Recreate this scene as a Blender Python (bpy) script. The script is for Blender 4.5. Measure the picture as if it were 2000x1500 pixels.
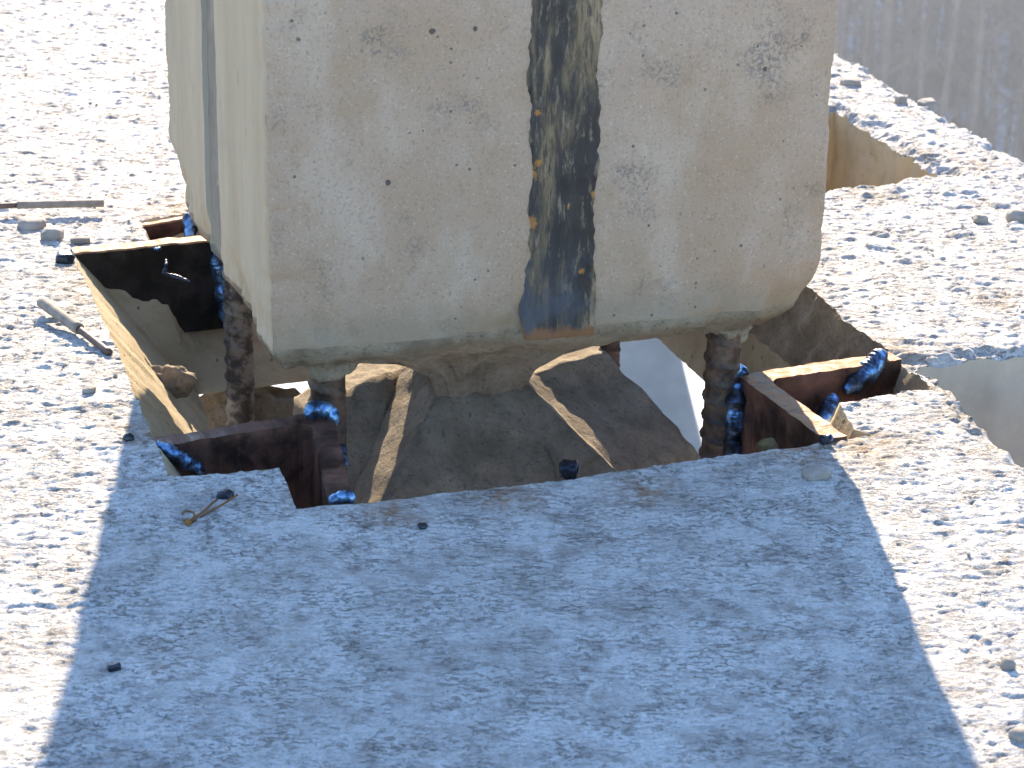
import bpy, bmesh, math, random
import numpy as np
from mathutils import Vector, noise, Matrix
random.seed(7)
rng = np.random.default_rng(11)
for o in list(bpy.data.objects): bpy.data.objects.remove(o)
S = bpy.context.scene
COL = S.collection

# ------------------------------------------------------------------ camera
FPX = 4884.0                      # focal length in photo pixels (2000 wide)
PITCH = math.radians(21.4); ROLL = math.atan2(236, 12550); CAMH = 0.62
fw = np.array([0, math.cos(PITCH), -math.sin(PITCH)]); u0 = np.array([0, math.sin(PITCH), math.cos(PITCH)]); r0 = np.array([1., 0, 0])
rt = math.cos(ROLL)*r0 + math.sin(ROLL)*u0; up = -math.sin(ROLL)*r0 + math.cos(ROLL)*u0
CP = np.array([0, 0, CAMH])
cam = bpy.data.cameras.new('camera'); co = bpy.data.objects.new('camera', cam); COL.objects.link(co)
cam.sensor_width = 36; cam.lens = 36*FPX/2000; cam.clip_start = 0.05; cam.clip_end = 2000
co.matrix_world = Matrix(((rt[0], up[0], -fw[0], 0), (rt[1], up[1], -fw[1], 0), (rt[2], up[2], -fw[2], CAMH), (0, 0, 0, 1)))
cam.dof.use_dof = True; cam.dof.focus_distance = 1.66; cam.dof.aperture_fstop = 27
S.camera = co
# ------------------------------------------------------------------ light
SUN_EL = math.radians(27); SUN_AZ = math.radians(-3.0)      # azimuth measured from +Y towards +X
W = bpy.data.worlds.new('World'); S.world = W; W.use_nodes = True
nt = W.node_tree; bg = nt.nodes['Background']; sky = nt.nodes.new('ShaderNodeTexSky')
sky.sky_type = 'NISHITA'; sky.sun_disc = False; sky.sun_elevation = SUN_EL; sky.sun_rotation = SUN_AZ
sky.air_density = 1.1; sky.dust_density = 0.1; sky.ozone_density = 5.0
nt.links.new(sky.outputs[0], bg.inputs[0]); bg.inputs[1].default_value = 0.15
sl = bpy.data.lights.new('sun', 'SUN'); sl.energy = 5.0; sl.angle = math.radians(0.53); sl.color = (1, 0.82, 0.60)
so = bpy.data.objects.new('sun', sl); COL.objects.link(so)
sd = Vector((math.sin(SUN_AZ)*math.cos(SUN_EL), math.cos(SUN_AZ)*math.cos(SUN_EL), math.sin(SUN_EL)))
so.rotation_euler = sd.to_track_quat('Z', 'Y').to_euler(); so.location = (0, 6, 5)
S.view_settings.view_transform = 'Standard'; S.view_settings.look = 'None'; S.view_settings.gamma = 1
S.view_settings.exposure = 1.68
S.render.engine = 'CYCLES'

# ------------------------------------------------------------------ helpers
def ray(px, py):
    d = fw*FPX + rt*(px-1000) - up*(py-750); return d/np.linalg.norm(d)
def onz(px, py, z=0.0):
    d = ray(px, py); return CP + d*((z-CAMH)/d[2])
def ony(px, py, y):
    d = ray(px, py); return CP + d*(y/d[1])
def xy(px, py, z=0.0): return onz(px, py, z)[:2]

def _hash(ix, iy, seed):
    h = (ix.astype(np.int64)*374761393 + iy.astype(np.int64)*668265263 + seed*974711) & 0xFFFFFFFF
    h = ((h ^ (h >> 13))*1274126177) & 0xFFFFFFFF
    h = ((h ^ (h >> 16))*2246822519) & 0xFFFFFFFF
    return (h ^ (h >> 15))
def perlin(x, y, seed=0):
    x = np.asarray(x, float); y = np.asarray(y, float)
    ix = np.floor(x); iy = np.floor(y); fx = x-ix; fy = y-iy
    u = fx*fx*fx*(fx*(fx*6-15)+10); v = fy*fy*fy*(fy*(fy*6-15)+10)
    def g(dx, dy):
        a = _hash(ix+dx, iy+dy, seed)*(2*math.pi/4294967296.0)
        return np.cos(a)*(fx-dx) + np.sin(a)*(fy-dy)
    a = g(0, 0); b = g(1, 0); c = g(0, 1); d = g(1, 1)
    return 1.5*((a+(b-a)*u) + ((c+(d-c)*u) - (a+(b-a)*u))*v)
def fbm(x, y, wl, octv, seed=0, gain=0.5):
    s = 0; a = 1
    for i in range(octv):
        s = s + a*perlin(x/wl+17.3*i, y/wl-9.1*i, seed+i); a *= gain; wl *= 0.5
    return s
def domes(x, y, cell, rmin, rmax, prob, seed):
    ix = np.floor(x/cell); iy = np.floor(y/cell); out = np.zeros(np.shape(x))
    for dx in (-1, 0, 1):
        for dy in (-1, 0, 1):
            cx = ix+dx; cy = iy+dy
            r1 = _hash(cx, cy, seed)/4294967296.; r2 = _hash(cx, cy, seed+1)/4294967296.
            r3 = _hash(cx, cy, seed+2)/4294967296.; r4 = _hash(cx, cy, seed+3)/4294967296.
            R = rmin+(rmax-rmin)*r3**3
            d2 = ((x-(cx+r1)*cell)**2 + (y-(cy+r2)*cell)**2)/R**2
            out = np.maximum(out, np.where(r4 < prob, R*0.55*np.sqrt(np.clip(1-d2, 0, 1)), 0))
    return out
def sstep(a, b, t):
    if a > b: return 1-sstep(b, a, t)
    t = np.clip((t-a)/(b-a), 0, 1); return t*t*(3-2*t)

def slab_h(x, y):
    """height of the rough slab surface above z = 0"""
    x = np.asarray(x, float); y = np.asarray(y, float)
    wx = x + 0.006*perlin(x/0.02, y/0.02, 91); wy = y + 0.006*perlin(x/0.02, y/0.02, 92)
    # troweled zone in front of the opening, rough pour elsewhere
    d = np.hypot((x-0.0)/0.24, (y-1.22)/0.30)
    rough = 0.30 + 0.70*sstep(0.55, 1.25, d + 0.35*fbm(x, y, 0.12, 2, 31))
    h = 0.0013*fbm(x, y, 0.22, 2, 1)
    n = fbm(wx, wy, 0.034, 5, 5, .55)*1.7
    fl = np.floor(n)
    h = h + rough*0.00030*(fl + sstep(0.80, 1.0, n-fl))
    n2 = fbm(wx*.6+3, wy, 0.0125, 4, 15, .6)*1.5
    f2 = np.floor(n2)
    h = h + rough*0.00032*(f2 + sstep(0.72, 1.0, n2-f2) + .25*(n2-f2))
    # short brushed ridges and flake edges lying across the slab
    n3 = fbm(wx*.45+7, wy, 0.0052, 3, 25, .65)*2.2; f3 = np.floor(n3)
    h = h + (0.15+0.85*rough)*0.00052*(f3 + sstep(0.70, 1.0, n3-f3)) + (0.15+.85*rough)*.00030*fbm(x*.5, y, .004, 2, 29, .6)
    # hollows where lumps have come off
    pit = fbm(x, y, 0.05, 3, 45); h = h - rough*0.0014*sstep(0.60, 0.82, pit)
    peb = sstep(0.12, 0.34, x*0.956+(y-1.75)*0.29)*sstep(1.55, 2.0, y)
    # crumbled rims of the side openings and of the free edge
    d = np.full(np.shape(x), 9.0)
    for poly, m in ((open_r, len(open_r)), (open_b, len(open_b)), (slab_edge, 1)):
        for i in range(m):
            a, b = poly[i], poly[(i+1) % len(poly)]; e = b-a; t = np.clip(((x-a[0])*e[0]+(y-a[1])*e[1])/(e @ e), 0, 1)
            d = np.minimum(d, np.hypot(x-a[0]-e[0]*t, y-a[1]-e[1]*t))
    c = d + .018*fbm(x, y, .045, 4, 47, .6); h = h - .0048*sstep(.014, .0, c) - .002*sstep(.004, 0, d)
    h = h + domes(x, y, 0.017, 0.002, 0.0095, 0.40, 61)*(0.05*rough+0.7*peb)
    return h

def link(name, me, mat=None, parent=None):
    o = bpy.data.objects.new(name, me); COL.objects.link(o)
    if mat is not None:
        for m in (mat if isinstance(mat, (list, tuple)) else [mat]): me.materials.append(m)
    if parent: o.parent = parent
    return o
def tag(o, label=None, cat=None, group=None, kind=None):
    if label: o['label'] = label
    if cat: o['category'] = cat
    if group: o['group'] = group
    if kind: o['kind'] = kind
    return o
def thing(name, label, cat, loc=(0, 0, 0), group=None):
    o = bpy.data.objects.new(name, None); COL.objects.link(o); o.location = loc; o.empty_display_size = 0.05
    o['kind'] = 'thing'; return tag(o, label, cat, group)
def part(name, bm_or_me, mat, root, smooth=True):
    """child mesh given in world coordinates under an unrotated Empty"""
    if isinstance(bm_or_me, bmesh.types.BMesh):
        me = bpy.data.meshes.new(name); bm_or_me.to_mesh(me); bm_or_me.free()
    else: me = bm_or_me
    if root is not None:
        me.transform(Matrix.Translation(-root.location))
    if smooth: me.polygons.foreach_set('use_smooth', np.ones(len(me.polygons), bool))
    return link(name, me, mat, root)
def subpart(name, bm, mat, parent, root):
    me = bpy.data.meshes.new(name); bm.to_mesh(me); bm.free()
    me.transform(Matrix.Translation(-root.location))
    me.polygons.foreach_set('use_smooth', np.ones(len(me.polygons), bool))
    return link(name, me, mat, parent)
def mesh_np(name, V, F):
    """V (n,3), F (m,4) quads (a repeated last index marks a triangle is not used)"""
    V = np.asarray(V, np.float32); F = np.asarray(F, np.int32)
    me = bpy.data.meshes.new(name)
    me.vertices.add(len(V)); me.vertices.foreach_set('co', V.ravel())
    me.loops.add(F.size); me.loops.foreach_set('vertex_index', F.ravel())
    me.polygons.add(len(F)); me.polygons.foreach_set('loop_start', np.arange(0, F.size, F.shape[1], dtype=np.int32))
    try: me.polygons.foreach_set('loop_total', np.full(len(F), F.shape[1], np.int32))
    except Exception: pass
    me.update(calc_edges=True); me.validate()
    return me
def rough(bm, amp, scale, seed=0, octv=3):
    off = Vector((seed*3.7, seed*1.3, -seed*2.1)); bm.normal_update()
    mv = [(v, v.normal*amp*noise.fractal(v.co/scale+off, 1.0, 2.0, octv)) for v in bm.verts]
    for v, d in mv: v.co += d
    bm.normal_update()
def solid(pts, faces, cuts=0, bevel=0.0):
    bm = bmesh.new(); vs = [bm.verts.new(p) for p in pts]
    for f in faces: bm.faces.new([vs[i] for i in f])
    bmesh.ops.recalc_face_normals(bm, faces=bm.faces)
    if bevel: bmesh.ops.bevel(bm, geom=list(bm.edges), offset=bevel, segments=2, affect='EDGES', profile=0.6)
    if cuts: bmesh.ops.subdivide_edges(bm, edges=list(bm.edges), cuts=cuts, use_grid_fill=True)
    return bm
BOXF = [(0, 3, 2, 1), (4, 5, 6, 7), (0, 1, 5, 4), (1, 2, 6, 5), (2, 3, 7, 6), (3, 0, 4, 7)]
def hexa(b4, t4, cuts=0, bevel=0.0): return solid(list(b4)+list(t4), BOXF, cuts, bevel)
def blob(c, r, sub=3, amp=0.3, scale=0.6, seed=0, rot=0.0, flat=False):
    bm = bmesh.new(); bmesh.ops.create_icosphere(bm, subdivisions=sub, radius=1)
    for v in bm.verts:
        k = 1+amp*noise.fractal(v.co/scale+Vector((seed*5.1, seed, -seed)), 1.0, 2.0, 3)
        v.co *= k
        if flat: v.co = Vector([math.copysign(abs(q)**0.6, q) for q in v.co])
    M = Matrix.Translation(c) @ Matrix.Rotation(rot, 4, 'Z') @ Matrix.Diagonal((r[0], r[1], r[2], 1))
    bmesh.ops.transform(bm, matrix=M, verts=bm.verts); return bm
def tube(pts, radii, seg=10, bm=None, rib=None):
    bm = bm or bmesh.new(); P = [Vector(p) for p in pts]; rings = []
    for i, p in enumerate(P):
        t = (P[min(i+1, len(P)-1)]-P[max(i-1, 0)]).normalized()
        a = t.orthogonal().normalized() if i == 0 else (pa - t*pa.dot(t)).normalized()
        pa = a; b = t.cross(a); r = radii[i] if hasattr(radii, '__len__') else radii
        ring = []
        for k in range(seg):
            th = 2*math.pi*k/seg; rr = r*(rib(i, th) if rib else 1)
            ring.append(bm.verts.new(p+(a*math.cos(th)+b*math.sin(th))*rr))
        rings.append(ring)
    for A, B in zip(rings, rings[1:]):
        for k in range(seg): bm.faces.new((A[k], A[(k+1) % seg], B[(k+1) % seg], B[k]))
    bm.faces.new(rings[0][::-1]); bm.faces.new(rings[-1]); return bm

# ------------------------------------------------------------------ materials
class NB:
    def __init__(s, name):
        s.m = bpy.data.materials.new(name); s.m.use_nodes = True; s.t = s.m.node_tree
        s.b = s.t.nodes['Principled BSDF']; s.tc = s.t.nodes.new('ShaderNodeTexCoord')
        s.g = s.t.nodes.new('ShaderNodeNewGeometry')
    def n(s, ty, **k):
        nd = s.t.nodes.new(ty)
        for a, b in k.items(): setattr(nd, a, b)
        return nd
    def l(s, a, b): s.t.links.new(a, b)
    def val(s, sock, v):
        if isinstance(v, bpy.types.NodeSocket): s.l(v, sock)
        else: sock.default_value = v
    def map(s, scale=(1, 1, 1), loc=(0, 0, 0), rot=(0, 0, 0), vec=None):
        m = s.n('ShaderNodeMapping'); m.inputs['Scale'].default_value = scale; m.inputs['Location'].default_value = loc; m.inputs['Rotation'].default_value = rot
        s.l(vec or s.g.outputs['Position'], m.inputs[0]); return m.outputs[0]
    def noise(s, sc, det=4, rough=.55, vec=None, dist=0):
        q = s.n('ShaderNodeTexNoise'); q.inputs['Scale'].default_value = sc; q.inputs['Detail'].default_value = det
        q.inputs['Roughness'].default_value = rough; q.inputs['Distortion'].default_value = dist
        s.l(vec or s.g.outputs['Position'], q.inputs['Vector']); return q.outputs['Fac']
    def vor(s, sc, vec=None, feature='F1', rnd=1):
        q = s.n('ShaderNodeTexVoronoi', feature=feature); q.inputs['Scale'].default_value = sc; q.inputs['Randomness'].default_value = rnd
        s.l(vec or s.g.outputs['Position'], q.inputs['Vector']); return q
    def ramp(s, fac, stops):
        r = s.n('ShaderNodeValToRGB'); e = r.color_ramp.elements
        while len(e) < len(stops): e.new(0.5)
        for i, (p, c) in enumerate(stops):
            e[i].position = p; e[i].color = (c, c, c, 1) if not hasattr(c, '__len__') else (*c, 1)
        s.l(fac, r.inputs[0]); return r.outputs[0]
    def mix(s, fac, a, b, mode='MIX'):
        m = s.n('ShaderNodeMix', data_type='RGBA', blend_type=mode)
        s.val(m.inputs[0], fac)
        for sock, v in ((m.inputs[6], a), (m.inputs[7], b)):
            s.val(sock, v if isinstance(v, bpy.types.NodeSocket) else (*v, 1))
        return m.outputs[2]
    def math(s, op, a, b=0.0, clamp=False):
        m = s.n('ShaderNodeMath', operation=op, use_clamp=clamp); s.val(m.inputs[0], a); s.val(m.inputs[1], b); return m.outputs[0]
    def near(s, p, r0, r1):
        """1 at point p fading to 0 between r0 and r1 (a stain round a point)"""
        d = s.n('ShaderNodeVectorMath', operation='DISTANCE'); s.l(s.g.outputs['Position'], d.inputs[0]); d.inputs[1].default_value = p
        m = s.n('ShaderNodeMapRange'); s.l(d.outputs['Value'], m.inputs[0])
        m.inputs[1].default_value = r0; m.inputs[2].default_value = r1; m.inputs[3].default_value = 1; m.inputs[4].default_value = 0
        return m.outputs[0]
    def bump(s, hgt, strength=.5, dist=.002, prev=None):
        b = s.n('ShaderNodeBump'); b.inputs['Strength'].default_value = strength; b.inputs['Distance'].default_value = dist
        s.l(hgt, b.inputs['Height'])
        if prev: s.l(prev, b.inputs['Normal'])
        return b.outputs[0]
    def out(s, col, rough=.85, nrm=None, metal=0.0, spec=.3):
        s.val(s.b.inputs['Base Color'], col if isinstance(col, bpy.types.NodeSocket) else (*col, 1))
        s.val(s.b.inputs['Roughness'], rough); s.val(s.b.inputs['Metallic'], metal); s.b.inputs['Specular IOR Level'].default_value = spec
        if nrm: s.l(nrm, s.b.inputs['Normal'])
        return s.m

RUSTPTS = [xy(180, 520), xy(330, 415), xy(760, 1000), xy(985, 968), xy(1257, 957), xy(1730, 680), xy(1650, 868), xy(1690, 860), xy(290, 845), xy(1560, 880)]
DIRTPTS = [xy(*p) for p in ((1690, 875), (1900, 800), (1850, 760), (1745, 690), (1960, 590), (1780, 300), (1880, 322), (1700, 375), (165, 560), (340, 402), (1960, 860))]
def mat_slab():
    n = NB('slab_concrete')
    a = n.noise(7, 5); b = n.noise(55, 6, .65); c = n.noise(420, 3)
    col = n.mix(n.ramp(a, [(.35, 0), (.65, 1)]), (.56, .55, .53), (.66, .65, .63))
    patch = n.ramp(n.noise(19, 7, .68, dist=.4), [(.47, 0), (.53, 1)])
    col = n.mix(n.math('MULTIPLY', patch, n.ramp(b, [(.38, 1), (.60, .25)])), col, (.40, .375, .35))
    col = n.mix(n.ramp(b, [(.36, .6), (.45, 0)]), col, (.33, .305, .28))
    col = n.mix(n.ramp(n.noise(26, 5, .6), [(.55, 0), (.72, .7)]), col, (.66, .65, .63))
    v = n.vor(260); col = n.mix(n.ramp(v.outputs['Distance'], [(.10, .8), (.17, 0)]), col, (.14, .13, .125))
    col = n.mix(n.ramp(c, [(.35, .35), (.6, 0)]), col, (.25, .24, .225))
    k1 = n.math('MULTIPLY', n.ramp(n.noise(330, 5, .72, vec=n.map((.50, 1, 1), loc=(2, 5, 0)), dist=.6), [(.42, 1), (.475, 0)]), n.ramp(n.noise(30, 6, .65), [(.42, .12), (.60, 1)]))
    col = n.mix(n.math('MULTIPLY', k1, .55), col, (.10, .08, .06))
    k2 = n.ramp(n.noise(125, 6, .76, vec=n.map((.60, 1, 1), loc=(8, 1, 0)), dist=.8), [(.345, 1), (.375, 0)]); col = n.mix(n.math('MULTIPLY', k2, .6), col, (.13, .11, .09))
    ck = n.vor(13, vec=n.map((1, 1, 1), loc=(.3, .2, 0)), feature='DISTANCE_TO_EDGE')
    wv = n.n('ShaderNodeVectorMath', operation='ADD'); nz3 = n.n('ShaderNodeTexNoise'); nz3.inputs['Scale'].default_value = 40; nz3.inputs['Detail'].default_value = 5; n.l(n.g.outputs['Position'], nz3.inputs['Vector'])
    sc3 = n.n('ShaderNodeVectorMath', operation='SCALE'); n.l(nz3.outputs['Color'], sc3.inputs[0]); sc3.inputs['Scale'].default_value = .03; n.l(n.g.outputs['Position'], wv.inputs[0]); n.l(sc3.outputs[0], wv.inputs[1]); n.l(wv.outputs[0], ck.inputs['Vector'])
    ckm = n.math('MULTIPLY', n.ramp(ck.outputs['Distance'], [(.003, 1), (.009, 0)]), n.ramp(n.noise(15, 4, .6), [(.62, 0), (.67, 1)]))
    col = n.mix(n.math('MULTIPLY', ckm, .85), col, (.07, .06, .055))
    dt = None
    for p in DIRTPTS:
        q = n.near((p[0], p[1], 0), .008, .05); dt = q if dt is None else n.math('MAXIMUM', dt, q)
    col = n.mix(n.math('MULTIPLY', n.math('MULTIPLY', dt, n.ramp(n.noise(70, 6, .7), [(.40, 0), (.58, 1)])), .75), col, (.27, .205, .13))
    st = None
    for p in RUSTPTS:
        q = n.near((p[0], p[1], 0), .004, .034); st = q if st is None else n.math('MAXIMUM', st, q)
    st = n.math('MULTIPLY', st, n.ramp(n.noise(90, 5), [(.38, 0), (.62, 1)]))
    col = n.mix(n.math('MULTIPLY', st, .8), col, (.30, .155, .06))
    h = n.math('ADD', n.math('SUBTRACT', n.noise(300, 5, .68, vec=n.map((.42, 1, 1)), dist=.4), n.math('ADD', n.math('MULTIPLY', k1, .5), n.math('MULTIPLY', ckm, .8))), n.math('MULTIPLY', n.noise(1200, 3), .3))
    return n.out(col, n.ramp(n.noise(60, 4), [(.35, .55), (.65, .75)]), n.bump(h, 1.0, .0028), spec=.35)
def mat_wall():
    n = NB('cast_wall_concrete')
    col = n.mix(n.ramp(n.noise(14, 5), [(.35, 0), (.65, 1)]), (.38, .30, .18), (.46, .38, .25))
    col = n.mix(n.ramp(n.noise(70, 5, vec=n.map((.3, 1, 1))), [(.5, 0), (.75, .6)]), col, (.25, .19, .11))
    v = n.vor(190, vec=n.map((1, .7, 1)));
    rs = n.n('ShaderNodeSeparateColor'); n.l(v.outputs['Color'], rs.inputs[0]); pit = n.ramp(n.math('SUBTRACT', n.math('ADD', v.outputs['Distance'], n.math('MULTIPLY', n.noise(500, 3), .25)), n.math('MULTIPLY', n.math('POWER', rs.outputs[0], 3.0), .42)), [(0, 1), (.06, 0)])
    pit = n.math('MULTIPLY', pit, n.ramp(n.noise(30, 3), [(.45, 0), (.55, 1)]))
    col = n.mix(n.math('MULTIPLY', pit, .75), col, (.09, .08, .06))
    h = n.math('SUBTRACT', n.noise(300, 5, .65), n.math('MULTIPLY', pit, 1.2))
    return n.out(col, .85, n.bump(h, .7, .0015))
def mat_column(cg, ang):
    n = NB('column_concrete')
    pos = n.map((1, 1, 1), loc=(0, 0, 0))
    col = n.mix(n.ramp(n.noise(6, 5, .6), [(.36, 0), (.64, 1)]), (.40, .278, .185), (.43, .318, .232))
    col = n.mix(n.ramp(n.noise(17, 6, .65), [(.46, 0), (.68, .8)]), col, (.37, .25, .15))
    col = n.mix(n.ramp(n.noise(22, 5, .6, vec=n.map((1, 1, .45), loc=(4, 1, 2))), [(.50, 0), (.68, .8)]), col, (.485, .375, .28))
    col = n.mix(n.ramp(n.noise(650, 2), [(.60, 0), (.72, .5)]), col, (.60, .53, .43))
    col = n.mix(n.ramp(n.noise(500, 3), [(.32, .6), (.46, 0)]), col, (.24, .19, .13))
    col = n.mix(1.0, col, (.90, .90, .90), 'MULTIPLY')
    # honeycomb blotches and blow holes
    hb = n.math('MULTIPLY', n.ramp(n.noise(420, 4, .7), [(.50, 0), (.58, 1)]), n.ramp(n.noise(20, 4), [(.57, 0), (.66, 1)]))
    col = n.mix(n.math('MULTIPLY', hb, .55), col, (.13, .125, .12))
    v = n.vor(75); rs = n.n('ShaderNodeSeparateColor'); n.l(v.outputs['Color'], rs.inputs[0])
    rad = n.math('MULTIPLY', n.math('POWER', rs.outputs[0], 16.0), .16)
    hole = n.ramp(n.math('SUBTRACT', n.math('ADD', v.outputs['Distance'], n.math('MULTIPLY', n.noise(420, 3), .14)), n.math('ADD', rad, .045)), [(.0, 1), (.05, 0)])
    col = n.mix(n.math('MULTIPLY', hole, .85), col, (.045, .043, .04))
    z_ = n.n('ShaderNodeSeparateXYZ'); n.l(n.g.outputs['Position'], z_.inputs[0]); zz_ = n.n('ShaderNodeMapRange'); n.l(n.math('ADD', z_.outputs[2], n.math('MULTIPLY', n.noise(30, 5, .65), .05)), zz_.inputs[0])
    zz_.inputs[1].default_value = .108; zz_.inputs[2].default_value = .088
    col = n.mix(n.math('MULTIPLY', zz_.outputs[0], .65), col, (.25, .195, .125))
    h = n.math('ADD', n.noise(45, 5, .6), n.math('MULTIPLY', n.noise(380, 5, .7), .35))
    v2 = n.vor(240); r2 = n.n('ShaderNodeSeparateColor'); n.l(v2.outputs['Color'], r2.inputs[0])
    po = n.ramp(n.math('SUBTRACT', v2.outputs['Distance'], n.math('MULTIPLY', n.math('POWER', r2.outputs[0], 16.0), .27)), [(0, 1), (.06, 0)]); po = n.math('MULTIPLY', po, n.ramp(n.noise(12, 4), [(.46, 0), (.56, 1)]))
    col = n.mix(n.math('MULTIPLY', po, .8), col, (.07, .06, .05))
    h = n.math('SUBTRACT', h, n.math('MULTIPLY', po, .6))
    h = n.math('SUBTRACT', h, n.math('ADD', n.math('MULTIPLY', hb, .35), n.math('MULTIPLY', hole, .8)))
    return n.out(col, n.ramp(n.noise(30, 4), [(.3, .62), (.7, .88)]), n.bump(h, .65, .0016), spec=.4)
def mat_side():
    n = NB('column_side_concrete')
    col = n.mix(n.ramp(n.noise(30, 5, .6, vec=n.map((1, 1, .12))), [(.38, 0), (.62, 1)]), (.37, .285, .18), (.42, .335, .225))
    col = n.mix(n.ramp(n.noise(9, 4), [(.5, 0), (.7, .7)]), col, (.30, .25, .175))
    col = n.mix(1.0, col, (.93, .93, .93), 'MULTIPLY')
    v = n.vor(150, vec=n.map((1, 1, .22))); rs = n.n('ShaderNodeSeparateColor'); n.l(v.outputs['Color'], rs.inputs[0])
    pit = n.ramp(n.math('SUBTRACT', v.outputs['Distance'], n.math('MULTIPLY', n.math('POWER', rs.outputs[0], 6.0), .18)), [(0, 1), (.04, 0)])
    col = n.mix(n.math('MULTIPLY', pit, .6), col, (.10, .095, .085))
    h = n.math('SUBTRACT', n.math('ADD', n.noise(60, 4, vec=n.map((1, 1, .15))), n.math('MULTIPLY', n.noise(420, 4), .2)), n.math('MULTIPLY', pit, .5))
    return n.out(col, .72, n.bump(h, .5, .0012), spec=.4)
def mat_mortar(name='mortar', k=1.0):
    n = NB(name)
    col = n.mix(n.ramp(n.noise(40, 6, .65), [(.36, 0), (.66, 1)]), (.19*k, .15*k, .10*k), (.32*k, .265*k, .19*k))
    col = n.mix(n.ramp(n.noise(260, 4, .7), [(.54, 0), (.66, .7)]), col, (.10, .09, .075))
    h = n.math('ADD', n.noise(110, 5, .7), n.math('MULTIPLY', n.noise(520, 4, .7), .4))
    return n.out(col, .9, n.bump(h, .8, .003))
def mat_steel(name, dark, rusty, f0, f1, rgh=.42, scale=60, metal=.75):
    n = NB(name)
    r = n.noise(scale, 6, .68); fine = n.noise(420, 4, .7)
    col = n.mix(n.ramp(r, [(f0, 0), (f1, 1)]), dark, rusty)
    col = n.mix(n.ramp(fine, [(.55, 0), (.75, .6)]), col, tuple(q*.45 for q in rusty))
    h = n.math('ADD', n.math('MULTIPLY', r, .6), n.math('MULTIPLY', fine, .5))
    return n.out(col, n.ramp(r, [(f0, rgh), (f1, .8)]), n.bump(h, .55, .0012), metal=n.ramp(r, [(f0, metal), (f1, .1)]), spec=.5)
def mat_weld():
    n = NB('heat_and_sky_tinted_weld')
    a = n.noise(75, 4, .6)
    col = n.ramp(a, [(.38, (.022, .022, .026)), (.47, (.04, .06, .11)), (.55, (.12, .25, .46)), (.66, (.28, .45, .66)), (.80, (.65, .68, .70))])  # heat-tint blues, with sky reflections and pale highlights painted into the colour
    return n.out(col, n.ramp(a, [(.3, .45), (.7, .24)]), n.bump(n.noise(700, 3), .5, .0006), metal=.8, spec=.5)
RUSTDOTS = [(-.0205, .163, .0042), (-.0165, .170, .0028), (-.0215, .130, .0045), (.0215, .146, .0025), (.014, .095, .0022), (-.018, .203, .002)]
def mat_strip(P0, ux):
    """mill-scale strip with smears of cement"""
    n = NB('scaled_steel_strip')
    o = n.tc.outputs['Object']
    sep = n.n('ShaderNodeSeparateXYZ'); n.l(o, sep.inputs[0])
    st = n.noise(70, 6, .68, vec=n.map((1, 1, .14), vec=o), dist=.6); big = n.noise(26, 5, .62, vec=n.map((1, 1, .45), loc=(3, 0, 1), vec=o))
    k = n.math('ADD', n.math('MULTIPLY', st, .55), n.math('MULTIPLY', big, .45))
    col = n.ramp(k, [(.43, (.012, .011, .011)), (.495, (.036, .030, .024)), (.55, (.13, .095, .052)), (.64, (.29, .215, .13))])
    fine = n.noise(330, 5, .75, vec=n.map((1, 1, .15), vec=o)); col = n.mix(n.ramp(fine, [(.50, 0), (.62, .8)]), col, (.018, .017, .018)); col = n.mix(n.ramp(n.noise(240, 5, .75, vec=n.map((1, 1, .22), loc=(4, 4, 4), vec=o)), [(.56, 0), (.66, .6)]), col, (.26, .20, .13))
    # bluish bare steel low down, rust lip at the very end
    low = n.n('ShaderNodeMapRange'); n.l(sep.outputs[2], low.inputs[0]); low.inputs[1].default_value = .115; low.inputs[2].default_value = .085
    bl = n.math('MULTIPLY', n.math('MULTIPLY', low.outputs[0], n.ramp(n.noise(38, 4, vec=n.map((1, 1, .6), loc=(7.7, 0, .4), vec=o)), [(.42, 0), (.56, 1)])), .85)
    col = n.mix(bl, col, (.055, .060, .075))
    rl = n.n('ShaderNodeMapRange'); n.l(n.math('ADD', sep.outputs[2], n.math('MULTIPLY', n.noise(90, 3, vec=o), .02)), rl.inputs[0]); rl.inputs[1].default_value = .069; rl.inputs[2].default_value = .064
    col = n.mix(n.math('MULTIPLY', rl.outputs[0], .9), col, (.20, .085, .03))
    sp = n.noise(48, 3, .5, vec=n.map((1, 1, .8), loc=(1.3, 0, 2.2), vec=o)); col = n.mix(n.ramp(sp, [(.695, 0), (.72, 1)]), col, (.42, .20, .035))
    for (dx, dz, rr) in RUSTDOTS:
        d_ = n.n('ShaderNodeVectorMath', operation='DISTANCE'); n.l(o, d_.inputs[0]); d_.inputs[1].default_value = (dx, -.001, dz)
        q_ = n.ramp(n.math('ADD', n.math('DIVIDE', d_.outputs['Value'], rr*2), n.math('MULTIPLY', n.math('SUBTRACT', n.noise(330, 4, .7, vec=o), .5), 1.7)), [(.28, 1), (.5, 0)]); col = n.mix(n.math('MULTIPLY', q_, .85), col, (.34, .145, .025))
    # cement creeping over the two long edges
    ax = n.math('ABSOLUTE', sep.outputs[0])
    e = n.math('ADD', ax, n.math('MULTIPLY', n.math('SUBTRACT', n.noise(45, 5, .7, vec=n.map((1, 1, .5), loc=(9, 3, 3), vec=o)), .5), .028))
    er = n.n('ShaderNodeMapRange'); n.l(e, er.inputs[0]); er.inputs[1].default_value = .0240; er.inputs[2].default_value = .0300
    col = n.mix(er.outputs[0], col, (.42, .31, .20))
    h = n.math('ADD', st, n.math('MULTIPLY', er.outputs[0], .6))
    return n.out(col, n.ramp(k, [(.42, .45), (.6, .8)]), n.bump(h, .6, .0012), spec=.45)
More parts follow.
